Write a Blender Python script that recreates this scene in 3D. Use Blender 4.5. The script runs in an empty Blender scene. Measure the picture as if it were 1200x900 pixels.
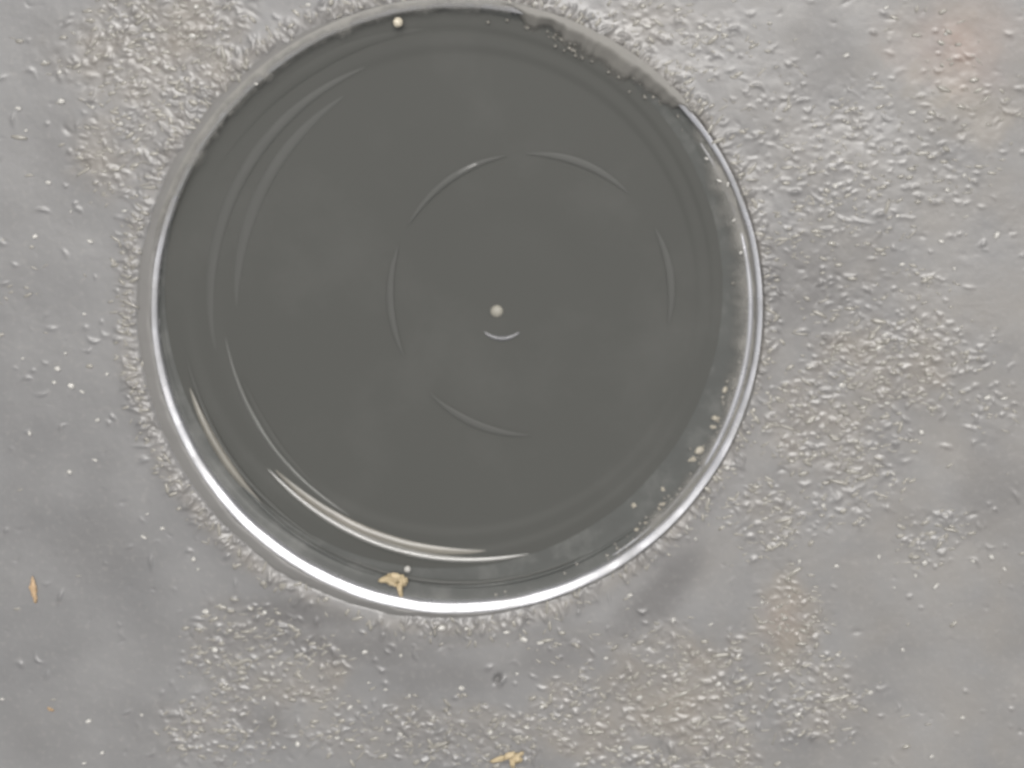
import bpy, math, random
import numpy as np
from mathutils import Vector, noise as mnoise

# ------------------------------------------------------------------ units
# everything is laid out in tenths of a millimetre on the ground plane
S = 1e-4
SC = bpy.context.scene
COL = SC.collection
rng = np.random.default_rng(7)
random.seed(7)

def P(x, y, z=0.0):
    return Vector(((x - 600) * S, (450 - y) * S, z * S))

# ------------------------------------------------------------------ camera
H = 3000.0                      # camera height (0.30 m)
NX, NY = 850.0, -50.0           # the spot straight below the camera
cam = bpy.data.cameras.new("camera")
cam.sensor_fit = 'HORIZONTAL'
cam.sensor_width = 36.0
cam.lens = 36.0 * H / 1200.0
cam.shift_x = (600 - NX) / 1200.0
cam.shift_y = -(450 - NY) / 1200.0
cam.clip_start = 0.005
cam.clip_end = 50.0
cam.dof.use_dof = True
cam.dof.focus_distance = (H - 55) * S
cam.dof.aperture_fstop = 5.6
camo = bpy.data.objects.new("camera", cam)
camo.location = P(NX, NY, H)
COL.objects.link(camo)
SC.camera = camo

# ------------------------------------------------------------------ light
SUN_EL, SUN_ROT = math.radians(70), math.radians(6)
w = bpy.data.worlds.new("World"); SC.world = w
w.use_nodes = True
nt = w.node_tree; nt.nodes.clear()
sky = nt.nodes.new('ShaderNodeTexSky'); sky.sky_type = 'NISHITA'
sky.sun_disc = False
sky.sun_elevation = SUN_EL; sky.sun_rotation = SUN_ROT
sky.air_density = 1.0; sky.dust_density = 6.0; sky.ozone_density = 1.0
hs = nt.nodes.new('ShaderNodeHueSaturation'); hs.inputs['Saturation'].default_value = 0.15
bg = nt.nodes.new('ShaderNodeBackground'); bg.inputs['Strength'].default_value = 0.12
ow = nt.nodes.new('ShaderNodeOutputWorld')
nt.links.new(sky.outputs[0], hs.inputs['Color'])
nt.links.new(hs.outputs[0], bg.inputs['Color'])
nt.links.new(bg.outputs[0], ow.inputs['Surface'])

sun = bpy.data.lights.new("sun", 'SUN')
sun.energy = 1.5; sun.angle = math.radians(38); sun.color = (1.0, 0.97, 0.93)
suno = bpy.data.objects.new("sun", sun)
sd = Vector((math.sin(SUN_ROT) * math.cos(SUN_EL), math.cos(SUN_ROT) * math.cos(SUN_EL), math.sin(SUN_EL)))
suno.rotation_euler = (-sd).to_track_quat('-Z', 'Y').to_euler()
suno.location = sd * 2
COL.objects.link(suno)

vs = SC.view_settings
vs.view_transform = 'Standard'; vs.look = 'None'; vs.gamma = 1.0; vs.use_curve_mapping = False
vs.exposure = 0.0
SC.render.engine = 'CYCLES'
SC.cycles.use_denoising = True
SC.cycles.filter_width = 2.2
SC.cycles.max_bounces = 8

# ------------------------------------------------------------------ helpers
def srgb(r, g, b):
    f = lambda c: (c / 255 / 12.92) if c / 255 <= 0.04045 else ((c / 255 + 0.055) / 1.055) ** 2.4
    return (f(r), f(g), f(b), 1.0)

def material(name, color, rough=0.4, spec=0.5, coat=0.0, ior=1.5, bump=0.0, bscale=900.0, var=0.0, vscale=300.0,
             sss=0.0, trans=0.0, rvar=0.0):
    m = bpy.data.materials.new(name); m.use_nodes = True
    n = m.node_tree.nodes; l = m.node_tree.links
    b = n['Principled BSDF']
    b.inputs['Roughness'].default_value = rough
    b.inputs['Specular IOR Level'].default_value = spec
    b.inputs['IOR'].default_value = ior
    b.inputs['Coat Weight'].default_value = coat
    b.inputs['Coat Roughness'].default_value = 0.12
    b.inputs['Base Color'].default_value = (*color[:3], 1)
    b.inputs['Transmission Weight'].default_value = trans
    if sss:
        b.inputs['Subsurface Weight'].default_value = sss
        b.inputs['Subsurface Radius'].default_value = (0.001, 0.001, 0.001)
        b.inputs['Subsurface Scale'].default_value = 0.5
    tc = n.new('ShaderNodeTexCoord')
    if var or rvar:
        nz = n.new('ShaderNodeTexNoise'); nz.inputs['Scale'].default_value = vscale; nz.inputs['Detail'].default_value = 5
        l.new(tc.outputs['Object'], nz.inputs['Vector'])
        if var:
            mx = n.new('ShaderNodeMix'); mx.data_type = 'RGBA'
            mx.inputs['A'].default_value = (*[c * (1 - var) for c in color[:3]], 1)
            mx.inputs['B'].default_value = (*[min(1, c * (1 + var)) for c in color[:3]], 1)
            l.new(nz.outputs[0], mx.inputs['Factor']); l.new(mx.outputs['Result'], b.inputs['Base Color'])
        if rvar:
            mr = n.new('ShaderNodeMapRange')
            mr.inputs['From Min'].default_value = 0.3; mr.inputs['From Max'].default_value = 0.7
            mr.inputs['To Min'].default_value = max(0.02, rough - rvar); mr.inputs['To Max'].default_value = rough + rvar
            l.new(nz.outputs[0], mr.inputs['Value']); l.new(mr.outputs[0], b.inputs['Roughness'])
    if bump:
        nb = n.new('ShaderNodeTexNoise'); nb.inputs['Scale'].default_value = bscale; nb.inputs['Detail'].default_value = 6
        l.new(tc.outputs['Object'], nb.inputs['Vector'])
        bp = n.new('ShaderNodeBump'); bp.inputs['Strength'].default_value = 0.6; bp.inputs['Distance'].default_value = bump * S
        l.new(nb.outputs[0], bp.inputs['Height']); l.new(bp.outputs[0], b.inputs['Normal'])
    return m

def mesh(name, V, F, mat, parent=None, smooth=True, loc=None):
    me = bpy.data.meshes.new(name)
    me.from_pydata([tuple(v) for v in V], [], F)
    if smooth:
        me.polygons.foreach_set('use_smooth', [True] * len(me.polygons))
    me.materials.append(mat); me.update()
    o = bpy.data.objects.new(name, me); COL.objects.link(o)
    if loc is not None: o.location = loc
    if parent: o.parent = parent
    return o

def tag(o, label=None, cat=None, group=None, kind=None):
    if label: o['label'] = label
    if cat: o['category'] = cat
    if group: o['group'] = group
    if kind: o['kind'] = kind
    return o

def sm(a, b, x):
    t = np.clip((x - a) / (b - a), 0, 1)
    return t * t * (3 - 2 * t)

def vnoise(X, Y, scale, seed=0, octaves=4):
    """cheap tiling-free value noise on numpy grids, about -1..1"""
    out = np.zeros_like(X, dtype=float); amp = 1.0; tot = 0.0
    r = np.random.default_rng(seed)
    for o in range(octaves):
        tab = r.uniform(-1, 1, (256, 256))
        fx, fy = X / scale + 17.3 * o + 60, Y / scale + 9.1 * o + 60
        ix, iy = np.floor(fx).astype(int), np.floor(fy).astype(int)
        tx, ty = fx - ix, fy - iy
        tx, ty = tx * tx * (3 - 2 * tx), ty * ty * (3 - 2 * ty)
        g = lambda a, b: tab[a % 256, b % 256]
        v = (g(ix, iy) * (1 - tx) + g(ix + 1, iy) * tx) * (1 - ty) + (g(ix, iy + 1) * (1 - tx) + g(ix + 1, iy + 1) * tx) * ty
        out += amp * v; tot += amp; amp *= 0.5; scale *= 0.5
    return out / tot

# ------------------------------------------------------------------ ground
CX, CY = 536.0, 360.0            # centre of the glass
RX, RY = 522.0, 362.0            # centre of the crinkled ring of ground round it
patches = [  # x, y, rx, ry, density, warmth
    (185, 70, 100, 80, 1.0, .8), (140, 170, 50, 60, .8, .6), (230, 30, 60, 40, .8, .8), (90, 60, 40, 50, .25, .2),
    (960, 210, 130, 110, .55, .35), (1090, 190, 90, 60, .45, .3), (900, 110, 60, 70, .4, .2), (1110, 85, 50, 40, .35, 1.2),
    (1050, 425, 100, 55, 1.0, .8), (960, 500, 90, 70, .9, .6), (1010, 350, 100, 40, .5, .4), (890, 610, 60, 60, .8, .4),
    (1085, 625, 52, 36, 1.0, .3), (1160, 480, 50, 40, .55, .2), (1000, 580, 70, 40, .7, .3), (930, 350, 50, 60, .3, .2),
    (290, 770, 60, 60, 1.0, .3), (250, 860, 75, 45, 1.0, .3), (350, 790, 60, 40, .8, .7), (420, 850, 90, 45, .7, .3),
    (560, 865, 120, 42, 1.1, .4), (690, 850, 90, 60, 1.0, .8), (800, 820, 110, 80, 1.0, .9), (920, 740, 50, 70, .9, 1.0),
    (950, 820, 60, 60, .8, .5), (780, 890, 120, 30, 1.0, .8), (740, 30, 70, 35, .6, .5), (840, 50, 60, 40, .5, .3),
    (560, 745, 180, 18, .35, .2), (1150, 130, 60, 50, .3, .8), (30, 350, 35, 50, .15, 0), (1090, 30, 60, 30, .2, .7),
]
STEP = 1.25
gx = np.arange(-80, 1280 + STEP, STEP); gy = np.arange(-80, 980 + STEP, STEP)
X, Y = np.meshgrid(gx, gy)
nyg, nxg = X.shape
crust = np.zeros_like(X); warm = np.zeros_like(X)
edge = vnoise(X, Y, 60, 3) * 0.8 + vnoise(X, Y, 16, 23, 2) * 0.35
for (px, py, rx, ry, d, wv) in patches:
    q = np.sqrt(((X - px) / rx) ** 2 + ((Y - py) / ry) ** 2) + edge * 0.6
    f = 1 - sm(0.55, 1.35, q)
    crust = np.maximum(crust, f * d); warm = np.maximum(warm, f * wv)
warm = np.maximum(warm, 0.55 * np.exp(-((np.hypot(X - RX, Y - RY) - 374) / 11) ** 2))
warm = np.maximum(warm, 0.4 * sm(500, 1250, X + edge * 200))
rr = np.hypot(X - RX, Y - RY)
ring = np.exp(-((rr - 376 - vnoise(X, Y, 50, 4) * 8) / 13) ** 2)
Z = vnoise(X, Y, 260, 11, 3) * 5 + vnoise(X, Y, 46, 12, 3) * 1.3 * (0.35 + 0.4 * crust) + vnoise(X, Y, 9, 13, 2) * 0.6 * (0.1 + 0.7 * crust)
Z += ring * 1.5 * (1 + 0.6 * vnoise(X, Y, 30, 41, 3))

def stamp(x, y, a, b, th, h, curve=0.0):
    R = 2.4 * max(a, b)
    i0, i1 = int((x - R + 80) / STEP), int((x + R + 80) / STEP) + 2
    j0, j1 = int((y - R + 80) / STEP), int((y + R + 80) / STEP) + 2
    if i0 < 0 or j0 < 0 or i1 > nxg or j1 > nyg: return
    dx, dy = X[j0:j1, i0:i1] - x, Y[j0:j1, i0:i1] - y
    c, s = math.cos(th), math.sin(th)
    u, v = dx * c + dy * s, -dx * s + dy * c
    v = v - curve * u * u / max(a, 1)
    Z[j0:j1, i0:i1] += h * np.exp(-(u / a) ** 2 - (v / b) ** 2)

N = 70000
cx = rng.uniform(-60, 1260, N); cy = rng.uniform(-60, 960, N); keep = rng.uniform(0, 1, N)
for x, y, k in zip(cx, cy, keep):
    i, j = int((x + 80) / STEP), int((y + 80) / STEP)
    if math.hypot(x - CX, y - CY) < 361 or math.hypot(x - RX, y - RY) < 361: continue
    d = 0.012 + crust[j, i] ** 1.5 * 0.30
    if k > d: continue
    big = random.random() ** 2
    a = random.uniform(2.0, 4.0) + 5.5 * big * random.random(); b = random.uniform(1.4, 2.1) + 1.3 * big * random.random()
    th = random.gauss(-0.1, 0.45) if x > 700 and y < 560 else random.gauss(-0.15, 0.8)
    stamp(x, y, a, b, th, random.uniform(0.2, 1.0) ** 1.3 * (1 + 0.9 * big) * 1.15 * (-0.5 if random.random() < 0.2 else 1), random.gauss(0, 0.25))
# crinkles that run outward from the glass
for k in range(2300):
    an = random.uniform(0, 2 * math.pi)
    if mnoise.noise(Vector((math.cos(an) * 5, math.sin(an) * 5, 9))) < random.uniform(-.7, .4): continue
    r = random.gauss(373, 8)
    if random.random() < 0.45 * max(0, math.sin(an)) : continue
    x, y = RX + r * math.cos(an), RY + r * math.sin(an)
    stamp(x, y, random.uniform(2.5, 8), random.uniform(1.4, 2.6), an + random.gauss(0.25, 0.5), random.uniform(0.4, 2.2), random.gauss(0, 0.2))
# little pit below the glass
stamp(583, 795, 5, 3.2, -0.9, -7); stamp(588, 798, 6, 3, -0.9, 3)
fade = sm(-80, -50, X) * (1 - sm(1250, 1280, X)) * sm(-80, -50, Y) * (1 - sm(950, 980, Y))
Z *= fade
rg = np.hypot(X - CX, Y - CY)
lift = np.minimum(sm(354, 362, rg), sm(352, 364, rr))
Z = Z * lift - (1 - lift) * 4
# stains: rusty upper right corner, darker bare streaks
rust = np.clip((1 - np.hypot((X - 1130) / 110, (Y - 50) / 75)) + edge * 0.35, 0, 1) + \
       0.3 * np.clip((1 - np.hypot((X - 925) / 40, (Y - 725) / 45)) + edge * 0.5, 0, 1)
dark = np.zeros_like(X)
for (px, py, rx, ry, rot, d) in [(780, 690, 95, 28, -0.75, 1), (420, 760, 130, 24, 0.1, .8), (345, 720, 70, 22, .15, .9), (935, 340, 70, 60, 0, .6), (1170, 570, 60, 70, 0.2, .55),
                                 (950, 80, 60, 90, .4, .5), (520, 790, 110, 30, 0, .5), (60, 50, 40, 60, 0, .45), (75, 150, 40, 50, 0, .3),
                                 (120, 640, 60, 60, 0, .3), (640, 770, 80, 30, -.2, .6), (310, 850, 40, 25, 0, .5)]:
    c, s = math.cos(rot), math.sin(rot)
    u, v = (X - px) * c + (Y - py) * s, -(X - px) * s + (Y - py) * c
    dark = np.maximum(dark, d * (1 - sm(0.2, 1.3, np.hypot(u / rx, v / ry) + edge * 0.35)))

V = np.empty((nyg * nxg, 3), dtype=np.float32)
V[:, 0] = ((X - 600) * S).ravel(); V[:, 1] = ((450 - Y) * S).ravel(); V[:, 2] = (Z * S).ravel()
idx = np.arange(nyg * nxg).reshape(nyg, nxg)
q = np.stack([idx[:-1, :-1], idx[1:, :-1], idx[1:, 1:], idx[:-1, 1:]], -1).reshape(-1, 4)
keepf = rg.ravel()[q].min(1) > 350
q = q[keepf]
# apron out to half a metre, sharing the border of the fine sheet
bt, bb, bl, br = idx[0, :], idx[-1, :], idx[:, 0], idx[:, -1]
far = np.array([P(-4400, -4550), P(5600, -4550), P(5600, 5450), P(-4400, 5450)], dtype=np.float32)
n0 = len(V); V = np.vstack([V, far])
polys = [[idx[0, 0], idx[0, -1], n0 + 1, n0], [idx[0, -1], idx[-1, -1], n0 + 2, n0 + 1],
         [idx[-1, -1], idx[-1, 0], n0 + 3, n0 + 2], [idx[-1, 0], idx[0, 0], n0, n0 + 3]]
q = np.vstack([q, np.array([[p[0], p[3], p[2], p[1]] for p in polys])])
me = bpy.data.meshes.new("ground")
me.vertices.add(len(V)); me.vertices.foreach_set('co', V.ravel())
me.loops.add(q.size); me.loops.foreach_set('vertex_index', q.ravel().astype(np.int32))
me.polygons.add(len(q)); me.polygons.foreach_set('loop_start', np.arange(0, q.size, 4, dtype=np.int32))
me.polygons.foreach_set('use_smooth', np.ones(len(q), dtype=bool))
me.update(calc_edges=True); me.validate()
at = me.attributes.new('stain', 'FLOAT_COLOR', 'POINT')
arr = np.zeros((len(V), 4), dtype=np.float32)
arr[:n0, 0] = np.clip(warm, 0, 1.2).ravel(); arr[:n0, 1] = np.clip(rust, 0, 1).ravel(); arr[:n0, 2] = dark.ravel(); arr[:n0, 3] = np.clip(crust, 0, 1).ravel()
at.data.foreach_set('color', arr.ravel())

def ground_material():
    m = bpy.data.materials.new("grey_sealed_ground"); m.use_nodes = True
    n, l = m.node_tree.nodes, m.node_tree.links
    b = n['Principled BSDF']
    tc = n.new('ShaderNodeTexCoord')
    a = n.new('ShaderNodeAttribute'); a.attribute_name = 'stain'
    sp = n.new('ShaderNodeSeparateColor'); l.new(a.outputs['Color'], sp.inputs[0])
    def nz(scale, det=5):
        t = n.new('ShaderNodeTexNoise'); t.inputs['Scale'].default_value = scale; t.inputs['Detail'].default_value = det
        l.new(tc.outputs['Object'], t.inputs['Vector']); return t.outputs[0]
    def mixc(f, A, B):
        x = n.new('ShaderNodeMix'); x.data_type = 'RGBA'
        for s, v in (('Factor', f), ('A', A), ('B', B)):
            if isinstance(v, (tuple, float)): x.inputs[s].default_value = v
            else: l.new(v, x.inputs[s])
        return x.outputs['Result']
    def mul(u, v):
        x = n.new('ShaderNodeMath'); x.operation = 'MULTIPLY'; x.use_clamp = True
        for i, k in enumerate((u, v)):
            if isinstance(k, float): x.inputs[i].default_value = k
            else: l.new(k, x.inputs[i])
        return x.outputs[0]
    def ramp(u, lo, hi):
        x = n.new('ShaderNodeMapRange'); x.inputs['From Min'].default_value = lo; x.inputs['From Max'].default_value = hi
        l.new(u, x.inputs['Value']); return x.outputs[0]
    c = mixc(ramp(nz(26, 5), .34, .66), GROUND_A, GROUND_B)
    c = mixc(mul(ramp(nz(60, 7), .5, .75), 0.4), c, DARKG)
    c = mixc(mul(ramp(nz(110, 6), .35, .7), 0.35), c, (0.28, 0.275, 0.27, 1))
    c = mixc(mul(sp.outputs[0], ramp(nz(170, 5), .25, .7)), c, WARM)
    c = mixc(mul(sp.outputs[1], ramp(nz(90, 5), .2, .8)), c, RUST)
    c = mixc(mul(sp.outputs[2], 1.0), c, DARKG)
    c = mixc(mul(ramp(nz(1500, 3), .55, .75), 0.25), c, (0.33, 0.315, 0.29, 1))
    l.new(c, b.inputs['Base Color'])
    r = n.new('ShaderNodeMapRange'); r.inputs['To Min'].default_value = 0.30; r.inputs['To Max'].default_value = 0.48
    r.inputs['From Min'].default_value = .3; r.inputs['From Max'].default_value = .7
    l.new(nz(140, 4), r.inputs['Value'])
    cr = n.new('ShaderNodeMath'); cr.operation = 'MULTIPLY_ADD'; cr.inputs[1].default_value = -0.08
    l.new(a.outputs['Alpha'], cr.inputs[0]); l.new(r.outputs[0], cr.inputs[2]); l.new(cr.outputs[0], b.inputs['Roughness'])
    b.inputs['Specular IOR Level'].default_value = 0.6
    b.inputs['Coat Weight'].default_value = 0.3; b.inputs['Coat Roughness'].default_value = 0.18
    bp = n.new('ShaderNodeBump'); bp.inputs['Strength'].default_value = 0.4; bp.inputs['Distance'].default_value = 0.8 * S
    l.new(nz(1300, 5), bp.inputs['Height']); l.new(bp.outputs[0], b.inputs['Normal'])
    return m
GROUND_A = (0.172, 0.170, 0.169, 1); GROUND_B = (0.216, 0.212, 0.208, 1)
WARM = (0.255, 0.229, 0.194, 1); RUST = (0.30, 0.21, 0.165, 1); DARKG = (0.142, 0.137, 0.133, 1)
me.materials.append(ground_material())
ground = bpy.data.objects.new("ground", me); COL.objects.link(ground)
tag(ground, kind='structure', label='grey glossy ground with crusty patches of tiny bumps')

# ------------------------------------------------------------------ glass disc
M_rim = material("clear_glass_lip", (0.50, 0.50, 0.52), rough=0.26, spec=1.0, coat=0.7, ior=1.8, var=0.2, vscale=150, rvar=0.1, bump=0.9, bscale=260)
M_rim.node_tree.nodes["Principled BSDF"].inputs["Metallic"].default_value = 0.42
def dirty(m, lo, hi, dirt, scale, rough):
    n, l = m.node_tree.nodes, m.node_tree.links; b = n["Principled BSDF"]
    tc = n.new("ShaderNodeTexCoord"); t = n.new("ShaderNodeTexNoise"); t.inputs["Scale"].default_value = scale; t.inputs["Detail"].default_value = 8; t.inputs["Roughness"].default_value = 0.65
    l.new(tc.outputs["Object"], t.inputs["Vector"])
    mr = n.new("ShaderNodeMapRange"); mr.inputs["From Min"].default_value = lo; mr.inputs["From Max"].default_value = hi
    l.new(t.outputs[0], mr.inputs["Value"])
    d = n.new("ShaderNodeBsdfPrincipled"); d.inputs["Base Color"].default_value = (*dirt, 1); d.inputs["Roughness"].default_value = rough
    x = n.new("ShaderNodeMixShader"); l.new(mr.outputs[0], x.inputs[0]); l.new(b.outputs[0], x.inputs[1]); l.new(d.outputs[0], x.inputs[2])
    l.new(x.outputs[0], n["Material Output"].inputs["Surface"])
dirty(M_rim, 0.46, 0.8, (0.24, 0.235, 0.225), 130, 0.5)
M_collar = material("grey_sealant", (0.195, 0.189, 0.179), rough=0.42, var=0.16, vscale=120, bump=1.2, bscale=700)
M_wall = material("murky_glass_wall", (0.08, 0.0825, 0.077), rough=0.4, spec=0.3, coat=0.08, var=0.35, vscale=120, bump=1.2, bscale=260)
dirty(M_wall, 0.5, 0.9, (0.15, 0.15, 0.14), 240, 0.5)
M_base = material("dark_glass", (0.0735, 0.0742, 0.0675), rough=0.5, spec=0.22, var=0.07, vscale=28)
dirty(M_base, 0.5, 1.7, (0.12, 0.118, 0.11), 60, 0.6)
M_faint = material("dark_glass_ridge", (0.0785, 0.079, 0.0725), rough=0.45, spec=0.35)  # a little lighter than the base, so ridges look lit by colour
M_glint = material("polished_glass_ridge", (0.26, 0.255, 0.235), rough=0.14, spec=0.9, coat=1.0, bump=0.5, bscale=400, var=.2)  # pale base colour carries part of the wall glint
M_tanglint = material("tan_glint_ridge", (0.19, 0.178, 0.15), rough=0.3, spec=0.6, coat=.35, bump=.8, bscale=300, var=.4, vscale=200)  # warm fade beside the wall glints, put into the colour
M_glass2 = material("thin_glass_ridge", (0.13, 0.13, 0.12), rough=0.25, spec=0.6, coat=.3)
M_dot = material("pale_dot_reflection", (0.30, 0.285, 0.24), rough=0.5, var=0.15)
M_crescent = material("pale_crescent", (0.16, 0.16, 0.165), rough=0.32, coat=.3, spec=.8)

disc = bpy.data.objects.new("glass_disc", None); COL.objects.link(disc)
disc.location = P(CX, CY, 0)
disc.empty_display_size = 0.01
tag(disc, "big round dark glass disc with a shiny white rim sunk into the grey ground", "glass disc")

def Q(x, y, z):                     # a point relative to the disc
    return (P(x, y, z) - P(CX, CY, 0))

def revolve(rows, mat, name, segs=360, wob=None):
    """rows: list of (cx, cy, r, z) circles, swept into a skin"""
    V, F = [], []
    for (ax, ay, r, z) in rows:
        for k in range(segs):
            a = 2 * math.pi * k / segs
            dr, dz = wob(a, r) if wob else (0, 0)
            V.append(Q(ax + (r + dr) * math.cos(a), ay - (r + dr) * math.sin(a), z + dz))
    for i in range(len(rows) - 1):
        for k in range(segs):
            k2 = (k + 1) % segs
            F.append((i * segs + k, i * segs + k2, (i + 1) * segs + k2, (i + 1) * segs + k))
    return mesh(name, V, F, mat, disc)

def n1(a, f, seed):                 # smooth noise round a circle
    return mnoise.noise(Vector((math.cos(a) * f, math.sin(a) * f, seed)))

DEP = -9
FX, FY, FR = CX - 17, CY - 20, 328
revolve([(RX, RY, 371, -7), (RX, RY, 363, 0.3), (RX + 3, RY, 361, 2.0), (CX - 3, CY, 360.5, 3.4), (CX, CY, 358, 4.4), (CX, CY, 356, 2)], M_collar, "collar",
        wob=lambda a, r: (2.5 * n1(a, 9, 1.0) + 1.5 * n1(a, 30, 4.0), 0.9 * n1(a, 14, 2.0) + .5 * n1(a, 50, 6.0)))
def rim_w(a):                       # the lip is thickest low down in the picture, thin at the top
    return 6.0 + 6.5 * max(0, -math.sin(a + 0.15)) ** 1.3 + 0.8 * n1(a, 4, 12.0) + 0.5 * n1(a, 18, 13.0)
rim_rows = []
V, F = [], []; SEG = 400; prof = [(0.08, -4), (0.0, 4.2)]; zz = 5.0
for k in range(13):                 # inner shoulder: a shallow slope that rolls over into the well
    f = k / 12; tilt = math.radians(4 + 22 * f + 50 * max(0, f - 0.75) / 0.25)
    prof.append((-f, zz)); zz -= math.tan(tilt) / 12 * 13
prof.append((-1.05, -20))
for k in range(SEG):
    a = 2 * math.pi * k / SEG; g = rim_w(a)
    for (r, z) in prof:
        r2 = 357.5 + r * g + 0.8 * n1(a, 6, 5.0)
        z2 = 5 + (z - 5) * (g / 13 if 1 < z < 5 else 1)
        V.append(Q(CX + r2 * math.cos(a), CY - r2 * math.sin(a), z2 + 0.4 * n1(a, 12, 7.0)))
m_ = len(prof)
for k in range(SEG):
    k2 = (k + 1) % SEG
    for i in range(m_ - 1):
        F.append((k * m_ + i, k * m_ + i + 1, k2 * m_ + i + 1, k2 * m_ + i))
mesh("rim", V, F, M_rim, disc)
wall_rows = []
for k in range(25):
    f = k / 24
    st = 1.0 * math.sin(f * math.pi * 4)     # shallow steps moulded in the wall
    r = 351 + (FR - 351) * f + st * math.sin(math.pi * f)
    wall_rows.append((CX + (FX - CX) * f, CY + (FY - CY) * f, r, -3 + (DEP + 3) * f ** 0.35))
revolve(wall_rows, M_wall, "wall", wob=lambda a, r: (1.2 * n1(a, 5, 3.0), 0))
base_rows = []
for k in range(90):
    f = 1 - k / 89
    r = max(0.02, (FR + 3) * f)
    base_rows.append((FX + 100 * (1 - f), FY + 8 * (1 - f), r,
                      DEP - 2.3 - 0.35 * math.exp(-((r - 84) / 26) ** 2) + 0.9 * sm(278, 290, r) + 0.9 * sm(304, 312, r)))
revolve(base_rows, M_base, "base", segs=240)

def arc(name, cx_, cy_, r, a0, a1, wd, ht, z, mat, n=40, taper=True, ecc=None):
    """raised moulded ridge along part of a circle; angles in degrees, anticlockwise in the picture"""
    V, F = [], []; m = 8
    for k in range(n + 1):
        f = k / n; a = math.radians(a0 + (a1 - a0) * f)
        g = max(math.sin(math.pi * f) ** 1.5, 0.01) if taper else 1.0
        gw = 0.1 + 0.9 * math.sin(math.pi * f) ** 0.8
        r_ = r + (ecc * f if ecc else 0)
        for j in range(m + 1):
            t = math.pi * j / m
            rr_ = r_ - wd * gw * math.cos(t)
            V.append(Q(cx_ + rr_ * math.cos(a), cy_ - rr_ * math.sin(a), z - 0.25 + ht * g * (1 + 0.35 * n1(a, 9, r * .1)) * math.sin(t) ** 1.5))
    for k in range(n):
        for j in range(m):
            i = k * (m + 1) + j
            F.append((i, i + m + 1, i + m + 2, i + 1))
    return mesh(name, V, F, mat, disc)

# five faint arcs of a ring moulded in the base
k_ = (H - DEP) / H                    # things this deep draw smaller
def deep(x, y): return (NX + (x - NX) * k_, NY + (y - NY) * k_)
ax_, ay_ = deep(622, 345)
arc("raised_arc", ax_, ay_, 165.3 * k_, 111, 123, 2.6, 1.1, DEP, M_glass2, n=16)  # short paler ridge: the glint on the upper left arc, put into colour
for (a0, a1, wdt, hh) in [(100, 150, 3.8, 0.42), (46, 92, 4.2, 0.2), (160, 206, 4, 0.45), (-12, 28, 4.2, 0.36), (224, 270, 4, 0.24)]:
    arc("raised_arc", ax_, ay_, 165 * k_, a0, a1, wdt, hh, DEP, M_faint)
nx_, ny_ = deep(582, 365)
V, F = [], []
for i in range(7):
    t = i / 6 * math.pi / 2
    for k in range(20):
        a = 2 * math.pi * k / 20
        V.append(Q(nx_ + 7.5 * math.cos(t) * math.cos(a), ny_ - 7.2 * math.cos(t) * math.sin(a), DEP - 2 + 4 * math.sin(t)))
for i in range(6):
    for k in range(20):
        F.append((i * 20 + k, i * 20 + (k + 1) % 20, (i + 1) * 20 + (k + 1) % 20, (i + 1) * 20 + k))
tag(mesh("dot_reflection", V, F, M_dot, disc), label="small pale dot of painted reflection near the middle of the dark glass")  # pale dot shaped and coloured in place of a blurred light reflection
lx, ly = deep(588, 366)
arc("crescent_reflection", lx, ly, 31, 228, 312, 2.6, 2.2, DEP - 1, M_crescent)  # pale crescent modelled in place of a light reflection
# moulded ridges low on the left of the wall
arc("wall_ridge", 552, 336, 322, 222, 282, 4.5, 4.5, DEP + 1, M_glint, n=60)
arc("wall_ridge", 548, 334, 315, 224, 275, 6, 2.0, DEP - 0.5, M_tanglint, n=60)
arc("wall_ridge", 542, 352, 337, 198, 226, 5, 4.0, DEP + 3, M_tanglint, n=60)
arc("wall_ridge", 541, 351, 331, 192, 240, 3.5, 2.5, DEP + 1, M_faint, n=60)
arc("wall_ridge", 545, 350, 342, 208, 252, 2.5, 2.5, DEP + 3, M_wall, n=60)
arc("wall_ridge", 540, 352, 333, 240, 296, 3.0, 2.0, DEP + 2, M_faint, n=60)
arc("wall_ridge", 538, 348, 341, 262, 312, 2.5, 2.0, DEP + 3, M_wall, n=60)
arc("wall_ridge", 560, 345, 302, 190, 240, 2.5, 1.3, DEP - 1, M_glass2, n=60)
arc("wall_ridge", 566, 348, 300, 198, 232, 5, 0.9, DEP - 1, M_base, n=60)
arc("wall_ridge", 536, 350, 292, 112, 192, 7, 0.9, DEP - 1, M_faint, n=60)
arc("wall_ridge", 560, 350, 285, 124, 182, 7, 0.7, DEP - 1.5, M_faint, n=60)
arc("wall_ridge", 528, 345, 312, 96, 150, 8, 0.8, DEP - 0.5, M_base, n=60)

arc("rim_ridge", CX, CY, 343.5, -58, 34, 4, 3.5, -1.5, M_rim, n=90)

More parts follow.
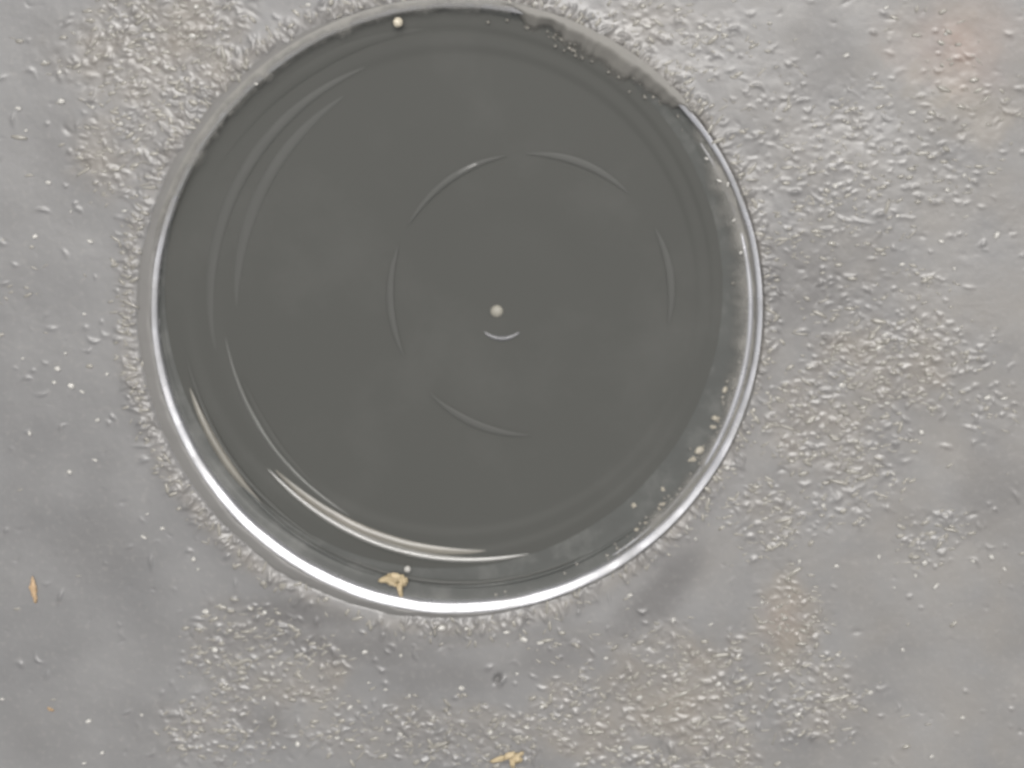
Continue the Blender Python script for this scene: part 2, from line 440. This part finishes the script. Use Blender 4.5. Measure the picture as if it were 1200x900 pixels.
# ------------------------------------------------------------------ grit
def pebble(seed, squash=0.7, sub=2, rough_=0.28):
    import bmesh
    bm = bmesh.new(); bmesh.ops.create_icosphere(bm, subdivisions=sub, radius=1)
    for v in bm.verts:
        d = v.co.normalized(); f = 1 + rough_ * mnoise.noise(d * 1.6 + Vector((seed * 3.1, 0, seed)))
        v.co = Vector((d.x * f, d.y * f, d.z * f * squash))
    m = bpy.data.meshes.new("grit_grain"); bm.to_mesh(m); bm.free()
    m.polygons.foreach_set('use_smooth', [True] * len(m.polygons))
    return m
M_grit = material("pale_quartz", (0.50, 0.485, 0.45), rough=0.2, coat=0.6, var=0.3, vscale=2000)
M_bead = material("cream_bead", (0.62, 0.56, 0.44), rough=0.2, coat=0.7)
M_tan = material("tan_debris", (0.46, 0.37, 0.23), rough=0.5, var=0.4, vscale=1800, bump=2, bscale=1500)
M_orange = material("orange_debris", (0.50, 0.35, 0.21), rough=0.5, var=0.3, vscale=1500, bump=1.5, bscale=1200)
protos = []
for s_ in range(6):
    m = pebble(s_); m.materials.append(M_grit); protos.append(m)

def ground_z(x, y):
    i, j = int(round((x + 80) / STEP)), int(round((y + 80) / STEP))
    return float(Z[min(max(j, 0), nyg - 1), min(max(i, 0), nxg - 1)])

def grain(x, y, size, label, group, z=None, mat=None):
    r = math.hypot(x - CX, y - CY)
    zz = ground_z(x, y) if z is None else z
    o = bpy.data.objects.new("grit_grain", random.choice(protos)); COL.objects.link(o)
    o.location = P(x, y, zz + size * 0.25)
    o.scale = (size * random.uniform(.6, 1.3) * S, size * random.uniform(.45, .85) * S, size * .6 * S)
    o.rotation_euler = (random.uniform(-.3, .3), random.uniform(-.3, .3), random.gauss(0.2, 0.5))
    return tag(o, label, "grit", group)

left = [(361, 6), (146, 247), (106, 283), (57, 214), (42, 277), (83, 248), (22, 127), (31, 153), (27, 420), (64, 448), (84, 452), (97, 459),
        (126, 438), (115, 492), (82, 553), (112, 539), (77, 414), (99, 368), (68, 432), (35, 508), (191, 619), (169, 629), (232, 667), (227, 655), (173, 602)]
topleft = [(109, 126), (72, 119), (70, 85), (53, 73), (181, 73), (130, 32), (225, 42), (210, 20), (230, 8), (142, 145), (165, 152)]
botleft = [(166, 838), (104, 845), (120, 882), (99, 894), (3, 819)]
botpatch = [(309, 819), (349, 872), (395, 819), (395, 865), (329, 778), (320, 782), (241, 717), (310, 718), (293, 713), (251, 762)]
below = [(410, 829), (432, 800), (508, 840), (541, 806), (452, 808), (480, 815), (518, 735), (547, 736), (594, 740), (614, 749), (606, 789), (470, 768),
         (428, 764), (635, 828), (710, 771), (727, 877), (749, 818), (469, 860), (473, 747), (633, 753), (590, 850), (618, 852), (575, 858)]
lowright = [(794, 831), (789, 727), (738, 698), (937, 658), (980, 664), (982, 768), (967, 790), (866, 768), (842, 802), (840, 863), (935, 837), (925, 699),
            (893, 706), (833, 732), (815, 632), (805, 618)]
bareright = [(1030, 653), (1073, 675), (1084, 660), (1140, 658), (1162, 653), (1177, 667), (1048, 689), (1058, 762), (1020, 812), (1128, 841), (1092, 886), (1097, 687)]
right = [(1037, 393), (1030, 408), (1075, 383), (987, 452), (1040, 473), (1080, 507), (852, 548), (1047, 556), (1043, 569), (965, 593), (1165, 425),
         (1157, 466), (1177, 467), (1057, 310), (1118, 315)]
upright = [(817, 43), (820, 33), (842, 35), (1110, 223), (1130, 206), (1052, 253), (1103, 283), (1168, 276), (979, 218), (1069, 132), (992, 65), (1039, 9), (759, 31), (628, 4), (1108, 40)]
for pts, lab, grp, s0 in [
    (left, "tiny white grit grain on the smooth grey ground left of the glass disc", "grit left of the disc", 3.0),
    (topleft, "tiny pale grit grain in the beige crusty patch at upper left", "grit in the upper left crust", 3.6),
    (botleft, "tiny white grit grain on the bare grey corner at lower left", "grit in the lower left corner", 3.2),
    (botpatch, "tiny white grit grain in the crust below and left of the glass disc", "grit in the lower left crust", 3.2),
    (below, "tiny white grit grain on the ground straight below the glass disc", "grit below the disc", 3.2),
    (lowright, "tiny pale grit grain in the beige crust below and right of the disc", "grit in the lower right crust", 3.0),
    (bareright, "tiny white grit grain on the smooth ground at far lower right", "grit at the lower right", 3.2),
    (right, "tiny pale grit grain among bumps right of the glass disc", "grit right of the disc", 3.2),
    (upright, "tiny white grit grain on the ground above and right of the disc", "grit at the upper right", 3.4)]:
    for (x, y) in pts:
        grain(x, y, s0 * random.uniform(.75, 1.35), lab, grp)
for (x, y) in [(828, 185), (843, 211), (853, 215), (860, 257), (868, 295), (302, 98)]:
    grain(x, y, 3.0, "tiny white grit grain lying on the rim of the disc", "grit on the rim", z=10)
M_dirt_mesh = pebble(17, .8, 3, .8); M_dirt_mesh.name = "dirt_crumb"
M_dirt_mesh.materials.append(material("cream_dirt", (0.46, 0.42, 0.34), rough=0.3, coat=.4, var=.3, vscale=1500, bump=1, bscale=1500))
for (x, y, s_) in [(850, 459, 6), (840, 492, 7), (836, 502, 5), (821, 530, 7), (811, 540, 6), (777, 575, 4), (797, 574, 4), (777, 592, 6), (773, 598, 5), (746, 622, 5), (743, 594, 4), (757, 614, 4), (862, 446, 4)]:
    grain(x, y, s_ * .72, "cream dirt crumb caught inside the right lower rim of the disc", "dirt inside the right rim", z=-9).data = M_dirt_mesh

# ------------------------------------------------------------------ single pieces of debris
def lump(name, x, y, z, sx, sy, sz, rot, mat, seed, label, cat, rough_=0.6, sub=3):
    m = pebble(seed, 1.0, sub, rough_); m.name = name; m.materials.append(mat)
    o = bpy.data.objects.new(name, m); COL.objects.link(o)
    o.location = P(x, y, z); o.scale = (sx * S, sy * S, sz * S); o.rotation_euler = (0, 0, rot)
    return tag(o, label, cat)
def clump(name, x, y, z, bits, mat, label, cat):
    """a curled scrap made of several knobbly bits grown into one mesh"""
    V, F = [], []
    for k, (dx, dy, dz, a, b, c, rot) in enumerate(bits):
        m = pebble(30 + k, 1.0, 3, 0.8); n0_ = len(V); ct, st_ = math.cos(rot), math.sin(rot)
        for v in m.vertices:
            u, w_ = v.co.x * a, v.co.y * b
            V.append(Vector((u * ct - w_ * st_ + dx, u * st_ + w_ * ct + dy, v.co.z * c + dz)) * S)
        F += [tuple(n0_ + i_ for i_ in p.vertices) for p in m.polygons]
        bpy.data.meshes.remove(m)
    return tag(mesh(name, V, F, mat, loc=P(x, y, z)), label, cat)
clump("crumb", 462, 682, 0, [(-9, 3, 0, 9, 3.5, 3, .3), (1, 7, 1, 9, 3.2, 3, -.1), (10, 2, 1, 5, 6, 3, .2), (-3, -1, 0, 8, 3, 2.5, -.5), (7, -9, 1, 3, 8, 2.5, .1), (-1, 3, -1, 9, 5, 2, 0)],
      M_tan, "tan curled crumb caught inside the bottom of the white rim", "crumb")
clump("flake", 597, 888, ground_z(597, 888) + 1.5, [(-12, -1, 0, 10, 2.6, 1.5, .35), (0, 3, .5, 9, 3.5, 2, .5), (9, 1, .5, 6, 5, 2, -.4), (4, -5, 0, 3, 6, 1.6, .2), (13, 5, 0, 5, 2, 1.4, .6)],
      M_tan, "tan ragged flake lying in the crust at the bottom edge", "flake")
clump("splinter", 40, 691, ground_z(40, 691) + 1.5, [(0, 0, 0, 3.6, 8, 2, .05), (-.5, 7, .3, 2.4, 7, 1.6, .12), (1.2, -8, 0, 2.2, 6, 1.5, .15), (-3, 3, 0, 2.2, 2.6, 1.2, .5)],
      M_orange, "pale orange pointed splinter on bare grey ground at far left", "splinter")
lump("flake", 60, 831, ground_z(60, 831) + 1, 4.2, 1.7, 1.4, -0.4, M_orange, 9, "small orange flake on bare ground at lower left", "flake")
lump("bead", 467, 26, 6, 6, 6, 6, 0, M_bead, 1, "round cream bead at the top edge of the dark disc", "bead", 0.1)
lump("bead", 477, 668, -4, 4, 4, 4, 0, M_grit, 2, "white round bead touching the tan crumb inside the rim", "bead", 0.1)

# ------------------------------------------------------------------ crust beads: glossy drops too many to count
def beads():
    import bmesh
    b0 = bmesh.new(); bmesh.ops.create_icosphere(b0, subdivisions=2, radius=1)
    bv = np.array([v.co for v in b0.verts]); bf = np.array([[v.index for v in f.verts] for f in b0.faces]); b0.free()
    VV, FF = [], []; cnt = 0
    r = np.random.default_rng(21)
    while cnt < 3200:
        x, y = r.uniform(-40, 1240), r.uniform(-40, 940)
        rc = math.hypot(x - RX, y - RY)
        i, j = int((x + 80) / STEP), int((y + 80) / STEP)
        d = crust[j, i] ** 1.2 + 1.2 * ring[j, i] * (1 - 0.6 * max(0, (y - RY) / 380)) + 0.012
        if rc < 361 or math.hypot(x - CX, y - CY) < 362 or r.uniform() > d: continue
        big = r.uniform() ** 4
        a, b, c = r.uniform(1.4, 4.2) + 3.0 * big, r.uniform(0.7, 1.2) + 1.8 * big, r.uniform(0.4, 0.85) + .6 * big
        th = r.normal(0.15, 0.5)
        if rc < 400: th = math.atan2(-(y - RY), x - RX) + r.normal(0, .6)
        if r.uniform() < 0.12: a *= 1.8
        ct, s_t = math.cos(th), math.sin(th)
        p = bv * (1 + 0.18 * r.normal(size=(len(bv), 1)) * 0.6) * [a, b, c]
        q_ = np.stack([p[:, 0] * ct - p[:, 1] * s_t, p[:, 0] * s_t + p[:, 1] * ct, p[:, 2]], 1)
        q_ += [x - 600, 450 - y, ground_z(x, y) + 0.25 * c]
        VV.append(q_ * S); FF.append(bf + cnt * len(bv)); cnt += 1
    return np.vstack(VV), np.vstack(FF).tolist()
M_drop = material("glossy_crust", (0.30, 0.285, 0.25), rough=0.2, coat=0.5, var=0.3, vscale=60)
bV, bF = beads()
tag(mesh("crust_bumps", bV, bF, M_drop), kind='stuff', label="tiny glossy beige bumps crusting the ground in patches")

# ------------------------------------------------------------------ painted haze along the right of the well, dried mud at the upper right
def film_material(c0=(0.18, 0.177, 0.165), c1=(0.27, 0.258, 0.23)):
    m = bpy.data.materials.new("grey_film"); m.use_nodes = True
    n, l = m.node_tree.nodes, m.node_tree.links
    b = n['Principled BSDF']; b.inputs['Roughness'].default_value = 0.5
    tc = n.new('ShaderNodeTexCoord')
    t = n.new('ShaderNodeTexNoise'); t.inputs['Scale'].default_value = 330; t.inputs['Detail'].default_value = 9; t.inputs['Roughness'].default_value = 0.7
    l.new(tc.outputs['Object'], t.inputs['Vector'])
    x = n.new('ShaderNodeMix'); x.data_type = 'RGBA'
    x.inputs['A'].default_value = (*c0, 1); x.inputs['B'].default_value = (*c1, 1)
    l.new(t.outputs[0], x.inputs['Factor']); l.new(x.outputs['Result'], b.inputs['Base Color'])
    a = n.new('ShaderNodeAttribute'); a.attribute_name = 'cover'
    ad = n.new('ShaderNodeMath'); ad.operation = 'MULTIPLY_ADD'; ad.inputs[1].default_value = 1.0
    l.new(t.outputs[0], ad.inputs[0]); l.new(a.outputs['Fac'], ad.inputs[2])
    mr = n.new('ShaderNodeMapRange'); mr.inputs['From Min'].default_value = 0.62; mr.inputs['From Max'].default_value = 1.4
    l.new(ad.outputs[0], mr.inputs['Value']); l.new(mr.outputs[0], b.inputs['Alpha'])
    return m
M_film = film_material()
def film(name, a0, a1, r_out, width, z_out, z_in, label, seed, mat, jag=0.35, thick=1.5, shelf=False):
    V, F, cov = [], [], []; n, m = 200, 14
    for k in range(n + 1):
        f = k / n; a = math.radians(a0 + (a1 - a0) * f)
        g = min(1, 6 * f, 6 * (1 - f))
        wd = width(f) * (1 + jag * mnoise.noise(Vector((a * 14, seed, 0))) + jag * .6 * mnoise.noise(Vector((a * 45, seed, 3)))) * g
        for j in range(m + 1):
            h = j / m; r = r_out - wd * h
            V.append(P(CX + r * math.cos(a), CY - r * math.sin(a), (z_out + (z_in - z_out) * min(1, max(0, h - .3) / .6) if shelf else z_out + (z_in - z_out) * h) + thick * math.sin(math.pi * min(1, h * 1.02)) * g))
            cov.append((min(1.4, 2.2 * (1 - h)) if shelf else (1 - h)) * g)
    for k in range(n):
        for j in range(m):
            i = k * (m + 1) + j
            F.append((i, i + m + 1, i + m + 2, i + 1))
    o = mesh(name, V, F, mat)
    at = o.data.attributes.new('cover', 'FLOAT', 'POINT'); at.data.foreach_set('value', cov)
    return tag(o, label, "dirt film")
film("haze_film", -66, 44, 351, lambda f: 22 + 11 * float(sm(.3, .6, f)), -2, DEP + 4, "grey film painted as haze inside the right edge of the dark disc", 2.0, M_film, thick=4)  # film fading inward, its pale colour stands in for haze in the glass
M_mud = film_material((0.17, 0.163, 0.15), (0.25, 0.24, 0.215)); M_mud.name = "dry_mud"
film("dried_mud", 36, 84, 362, lambda f: 24 + 15 * math.exp(-((f - .45) / .25) ** 2), 6.5, DEP - 0.3, "ragged grey mud patch over the upper right edge of the dark disc", 5.0, M_mud, jag=0.3, thick=1.0, shelf=True)

def specks():
    V, F = [], []; r = random.Random(4)
    for k in range(230):
        a = math.radians(r.gauss(-32, 24) if k < 170 else r.gauss(62, 10)); rr_ = 351 - abs(r.gauss(0, 9)) - (0 if k < 170 else 8)
        c = P(CX + rr_ * math.cos(a), CY - rr_ * math.sin(a), -7); sz = r.uniform(1.2, 3.0) * S
        d = [Vector((r.uniform(.6, 1.5), 0, 0)), Vector((-r.uniform(.6, 1.4), 0, 0)), Vector((0, r.uniform(.6, 1.2), 0)), Vector((0, -r.uniform(.6, 1.2), 0)), Vector((0, 0, 1.6)), Vector((0, 0, -2))]
        b = len(V); V += [c + v * sz for v in d]
        F += [(b + i, b + j, b + 4) for i, j in ((0, 2), (2, 1), (1, 3), (3, 0))] + [(b + j, b + i, b + 5) for i, j in ((0, 2), (2, 1), (1, 3), (3, 0))]
    return V, F
sV, sF = specks()
tag(mesh("dirt_specks", sV, sF, M_drop), kind='stuff', label="fine pale dirt specks stuck inside the right and upper right rim")

film("rim_dulling_film", 64, 176, 364, lambda f: 22, 5.5, 5.5, "thin grey film added to dull the shine on the upper left of the rim", 8.0, M_film, jag=0.3, thick=1.2)  # added over the rim to dim its bright reflection there
